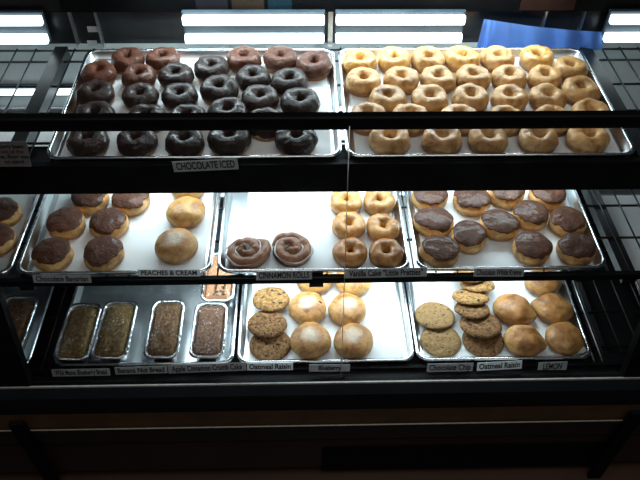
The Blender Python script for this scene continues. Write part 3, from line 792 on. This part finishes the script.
for c_ in range(2):
    for k in range(4):
        x0, y0 = -.006 + c_ * .020, -.078 + k * .0105
        for s in range(4):
            a = Vector((x0 + rr.uniform(-.004, .004), y0 + rr.uniform(-.003, .003), HH + .0125)); d = rr.choice([(.007, .001), (.001, .007), (.005, .004), (-.004, .005)])
            rod(bm, a, a + Vector((d[0], d[1], 0)), .0013, 5)
link('lid_marks', from_bm('marks', bm), M_ink, t)

# clear film lying in the two loaf pans
def film(x0, lab, ya, yb, seed):
    w = .457; nx, ny = 40, 60; vs = []
    for j in range(ny + 1):
        for i in range(nx + 1):
            x = -w / 2 + .022 + (w - .044) * i / nx; y = ya + (yb - ya) * j / ny
            vs.append((x, y, .0035 + .0018 * wob(seed, x * 40 + y * 25, y * 18, 0)))
    fs = [(j * (nx + 1) + i, j * (nx + 1) + i + 1, (j + 1) * (nx + 1) + i + 1, (j + 1) * (nx + 1) + i) for j in range(ny) for i in range(nx)]
    o = link('plastic_sheet', mesh('film', vs, fs), M_sheet); o.location = (x0 + w / 2, YF[2] + .33, RIM[2] - PH + .001)
    tag(o, lab, 'plastic sheet')
M_sheet = film_mat('clear_sheet', .16, (.93, .95, .96), .08, 30., 1., .05, .06)
film(XB[0], 'crinkled clear plastic sheet behind the wrapped loaf cakes', -.08, .30, 3)
film(XB[0] - .515, 'crinkled clear plastic sheet in the pan beyond the black gap', -.08, .30, 8)

# ---- settle: pastries that touch are pushed apart until they only just clear one another and the pan walls
from mathutils.bvhtree import BVHTree
def settle():
    bpy.context.view_layer.update()
    kinds = ('chocolate_iced_donut', 'ring_donut', 'cream_bun', 'filled_bun', 'lemon_bun', 'cake_ring', 'cinnamon_roll', 'loaf_cake', 'oatmeal_cookie', 'chocolate_chip_cookie')
    roots = [o for o in C.objects if o.parent is None and o.name.split('.')[0] in kinds]
    pans = [o for o in C.objects if o.parent is None and o.name.startswith('sheet_pan')]
    def local(o):
        vs, ps = [], []
        for q in [o] + list(o.children):
            if q.type != 'MESH': continue
            b = len(vs); vs += [q.matrix_world @ v.co for v in q.data.vertices]; ps += [tuple(b + i for i in p.vertices) for p in q.data.polygons]
        return vs, ps
    geo = {o: local(o) for o in roots}; off = {o: Vector((0, 0, 0)) for o in roots}
    rad = {o: max((v - o.location).xy.length for v in geo[o][0]) for o in roots}
    pt = [(p, BVHTree.FromPolygons(*local(p))) for p in pans]
    tree = {}; scl = {o: 1. for o in roots}
    def T(o):
        if o not in tree: tree[o] = BVHTree.FromPolygons([o.location + (v - o.location) * scl[o] + off[o] for v in geo[o][0]], geo[o][1])
        return tree[o]
    fixed = lambda o: 'cookie' in o.name
    for it in range(70):
        mv = {}; busy = 0
        for i, a in enumerate(roots):
            for b in roots[:i]:
                if abs(a.location.z - b.location.z) > .1: continue
                d = (a.location + off[a]) - (b.location + off[b]); d.z = 0
                if d.length > rad[a] * scl[a] + rad[b] * scl[b]: continue
                if T(a).overlap(T(b)):
                    if fixed(a) and fixed(b):
                        up = a if a.location.y > b.location.y else b
                        off[up].z += .0008; tree.pop(up, None); busy = 1; continue
                    d.normalize(); k = .0014
                    if not fixed(a): mv[a] = mv.get(a, Vector()) + d * (k if not fixed(b) else 2 * k)
                    if not fixed(b): mv[b] = mv.get(b, Vector()) - d * (k if not fixed(a) else 2 * k)
            for p, t in pt:
                q = a.location + off[a]; c = p.location
                hx, hy = (.33, .2285) if 'wide' in p['label'] else (.2285, .33)
                if abs(q.x - c.x) > hx or abs(q.y - c.y) > hy or abs(q.z - c.z) > .08: continue
                if T(a).overlap(t):
                    d = c - q; d.z = 0
                    ex, ey = hx - abs(d.x) - rad[a] * scl[a], hy - abs(d.y) - rad[a] * scl[a]
                    m_ = Vector((0, 0, 0))
                    if ex < .022: m_.x = math.copysign(.002, d.x)
                    if ey < .022: m_.y = math.copysign(.002, d.y)
                    mv[a] = mv.get(a, Vector()) + m_
        if not mv and not busy: break
        for o, d in mv.items():
            if d.length > .003: d = d.normalized() * .003
            off[o] += d; tree.pop(o, None)
            if off[o].length > .014: off[o] = off[o].normalized() * .014
            if it > 4: scl[o] = max(scl[o] * .9955, .84)
    print('settle', it, [(o.name) for o in mv], len(mv), max((o.length for o in off.values())), sorted(scl.values())[::12])
    for o in roots: o.location += off[o]; o.scale = [q * scl[o] for q in o.scale]
settle()

# ------------------------------------------------------------------ price signs
def text_mesh(body, size):
    cu = bpy.data.curves.new('t', 'FONT'); cu.body = body; cu.size = size; cu.align_x = 'CENTER'; cu.align_y = 'CENTER'; cu.extrude = .0002; cu.offset = size * .022
    ob = bpy.data.objects.new('t', cu); C.objects.link(ob)
    dg = bpy.context.evaluated_depsgraph_get(); dg.update()
    me = bpy.data.meshes.new_from_object(ob.evaluated_get(dg))
    bpy.data.objects.remove(ob); bpy.data.curves.remove(cu)
    return me
def sign(body, pxa, pya, pxb, pyb, y, lab, M=None, tilt=18, hpx=9, text_fill=.9, bold=0., txt=True):
    """card from its left-middle to its right-middle points, hung at depth y"""
    A, B = at_y(pxa, pya, y), at_y(pxb, pyb, y)
    c = (A + B) / 2; w = (B - A).length
    depth = (c - EYE).dot(CF)
    h = hpx * depth / F / math.cos(T_(46 - tilt))
    t = thing('price_sign', lab, 'sign', c, 0, 'price signs on the shelf fronts')
    t.rotation_euler = (T_(90 - tilt), -math.atan2(B.z - A.z, B.x - A.x), 0)
    t.rotation_euler = (Matrix.Rotation(-math.atan2(B.z - A.z, B.x - A.x), 3, 'Y') @ Matrix.Rotation(T_(90 - tilt), 3, 'X')).to_euler()
    boxobj('card', (-w / 2, -h / 2, -.0008), (w / 2, h / 2, 0), M or M_card, t)
    me = text_mesh(body, h * .95)
    xs = [v.co.x for v in me.vertices]; tw = max(xs) - min(xs)
    k = w * text_fill / tw
    for v in me.vertices: v.co.x *= k; v.co.z += .0004
    if bold: pass
    l = link('lettering', me, M_ink, t, smooth=False)
    return t
ys0 = YF[0] - .026
sign('CHOCOLATE ICED', 173, 167, 238, 164, ys0, 'grey card sign reading CHOCOLATE ICED', hpx=9.5, tilt=4)
ys1 = YF[1] - .020
sign('Chocolate Bavarian', 33, 279, 91, 279, ys1, 'grey card sign reading Chocolate Bavarian', hpx=8)
sign('PEACHES & CREAM', 138, 273, 200, 273, ys1, 'white card sign reading PEACHES & CREAM', M_cardw, hpx=7)
sign('CINNAMON ROLLS', 256, 276, 312, 275, ys1, 'grey card sign reading CINNAMON ROLLS', hpx=9)
sign('Vanilla Cake "Little Pretties"', 345, 274, 427, 272, ys1, 'long grey card sign for vanilla cake little pretties', hpx=9)
sign('Chocolate White Kreme', 474, 272.5, 524, 272.5, ys1, 'grey card sign reading Chocolate White Kreme', hpx=8.5)
ys2 = YF[2] - .018
sign('Wild Maine Blueberry Bread', 52, 373, 110, 372, ys2, 'grey card sign for blueberry bread under the two front loaves', hpx=8)
sign('Banana Nut Bread', 115, 371, 167, 369.5, ys2, 'grey card sign reading Banana Nut Bread', hpx=8)
sign('Apple Cinnamon Crumb Cake', 168, 369.5, 246, 366.5, ys2, 'grey card sign reading Apple Cinnamon Crumb Cake', hpx=9)
sign('Oatmeal Raisin', 247, 367, 293, 366.5, ys2, 'white card sign reading Oatmeal Raisin, beside the crumb cake sign', M_cardw, hpx=8)
sign('Blueberry', 309, 368, 350, 368, ys2, 'dim grey card sign under the round filled buns', hpx=8, text_fill=.55)
sign('Chocolate Chip', 427, 368, 473, 367, ys2, 'grey card sign reading Chocolate Chip', hpx=9)
sign('Oatmeal Raisin', 477, 367, 522, 364.5, ys2, 'white tilted card sign reading Oatmeal Raisin, beside Chocolate Chip sign', M_cardw, hpx=9)
sign('LEMON', 538, 367, 567, 366, ys2, 'small grey card sign reading LEMON', hpx=10, text_fill=.65)
# the printed notice at the left end of the top shelf
A, B = at_y(-22, 154, ys0), at_y(29, 154.5, ys0); c = (A + B) / 2; w = (B - A).length; dep = (c - EYE).dot(CF)
t = thing('notice_card', 'dim tilted notice card with four printed lines, by the chocolate donut pan', 'sign', c)
t.rotation_euler = (T_(72), 0, 0); h = 25 * dep / F / .93
boxobj('card', (-w / 2, -h / 2, -.0008), (w / 2, h / 2, 0), M_note, t)
for k, body in enumerate(('sorry been', 'out of the', 'me, floor was', 'no stand')):
    me = text_mesh(body, h * .21)
    for v in me.vertices: v.co.x += w * .18; v.co.y += h * (.30 - .2 * k); v.co.z += .0004
    link('printed_line', me, M_inkred if k == 1 else M_ink, t, smooth=False)

# ------------------------------------------------------------------ things behind the pans
def fixture(pxa, pxb, zc, y, lab, pyref):
    xa, xb = at_y(pxa, pyref, y).x, at_y(pxb, pyref, y).x
    t = thing('fluorescent_light', lab, 'light', ((xa + xb) / 2, y, zc), group='twin tube lights along the rear of the case')
    hw = (xb - xa) / 2
    boxobj('housing', (-hw, .010, -.046), (hw, .022, .046), M_fix, t, .003)
    for s in (-1, 1):
        o = boxobj('tube', (-hw + .002, -.010, s * .0265 - .0120), (hw - .002, .009, s * .0265 + .0120), M_tube, t, .005)
    return t
M_fix = noisy('fixture_grey', (.03, .045, .06), (.055, .075, .09), 10, .4, bs=0)
yl = 1.658
zc = (at_y(320, 19, yl).z + at_y(320, 39, yl).z) / 2
print('fixture z', zc - CZ, at_y(320, 14, yl).z - CZ, at_y(320, 46, yl).z - CZ)
fixture(183, 325, zc, yl, 'bright twin tube light behind the chocolate iced donut pan', 30)
fixture(335, 464, zc, yl, 'bright twin tube light behind the plain ring donut pan', 30)
fixture(-70, 46, zc, yl, 'bright twin tube light at the far left, above the wire shelf', 30)
fixture(606, 700, zc, yl, 'bright twin tube light at the far right, next to blue cloth', 30)
zc2 = at_y(40, 97, yl).z
t = thing('fluorescent_light', 'thin tube light glimpsed through the wires, left of chocolate donut pan', 'light', (-.75, 1.685, zc2), group='tube lights below the top shelf')
boxobj('housing', (-.30, .004, -.018), (.30, .014, .018), M_fix, t); boxobj('tube', (-.29, -.008, -.008), (.29, .004, .008), M_tube, t, .003)

# blue cloth hanging behind the plain donuts
pts_top = [(484, 19), (497, 21), (530, 26), (570, 30), (602, 32)]; pts_bot = [(476, 50), (495, 50), (530, 50), (570, 50), (602, 50)]
vs = []; n = 40; rows = 8
for i in range(n + 1):
    u = i / n * (len(pts_top) - 1); k = min(int(u), len(pts_top) - 2); f = u - k
    yy = 1.655 + .004 * math.sin(i * .8)
    a = Vector(at_y(pts_top[k][0] * (1 - f) + pts_top[k + 1][0] * f, pts_top[k][1] * (1 - f) + pts_top[k + 1][1] * f, yy))
    b = Vector(at_y(pts_bot[k][0] * (1 - f) + pts_bot[k + 1][0] * f, pts_bot[k][1], yy))
    for j in range(rows + 1): vs.append(a.lerp(b, j / rows))
fs = [(i * (rows + 1) + j, (i + 1) * (rows + 1) + j, (i + 1) * (rows + 1) + j + 1, i * (rows + 1) + j + 1) for i in range(n) for j in range(rows)]
tag(link('blue_cloth', mesh('cloth', vs, fs), M_cloth), 'bright blue cloth behind the plain ring donuts', 'cloth')
for py, lab in ((29, 'small white tag behind the chocolate donuts, upper one'), (43, 'small white tag behind the chocolate donuts, lower one')):
    p = at_y(92.5, py, 1.697)
    o = boxobj('white_tag', (p.x - .013, 1.695, p.z - .008), (p.x + .013, 1.6975, p.z + .008), M_card)
    tag(o, lab, 'tag')

# ------------------------------------------------------------------ light
def area(name, loc, rot, sx, sy, e, col=(.76, .94, 1.)):
    l = bpy.data.lights.new(name, 'AREA'); l.shape = 'RECTANGLE'; l.size = sx; l.size_y = sy; l.energy = e; l.color = col
    o = bpy.data.objects.new(name, l); C.objects.link(o); o.location = loc; o.rotation_euler = rot; return o
# tubes at the rear of the top shelf throw light forward and down
area('rear_top_light', (.12, 1.64, CZ - .79), (T_(-38), 0, 0), 1.1, .05, 6.0)
# tubes under the top shelf and under the middle shelf
area('under_shelf_light', (.10, 1.34, z0 - .045), (0, 0, 0), 1.15, .10, 4.9)
area('under_middle_shelf_light', (.12, 1.22, z1 - .045), (0, 0, 0), 1.0, .10, 4.5)
# dim room light from overhead
area('room_light', (.2, .1, 3.1), (T_(12), 0, 0), 2.4, 1.5, 19, (1., .95, .9))
W = bpy.data.worlds.new('World'); S.world = W; W.use_nodes = True
W.node_tree.nodes['Background'].inputs[0].default_value = (.5, .6, .7, 1); W.node_tree.nodes['Background'].inputs[1].default_value = .03
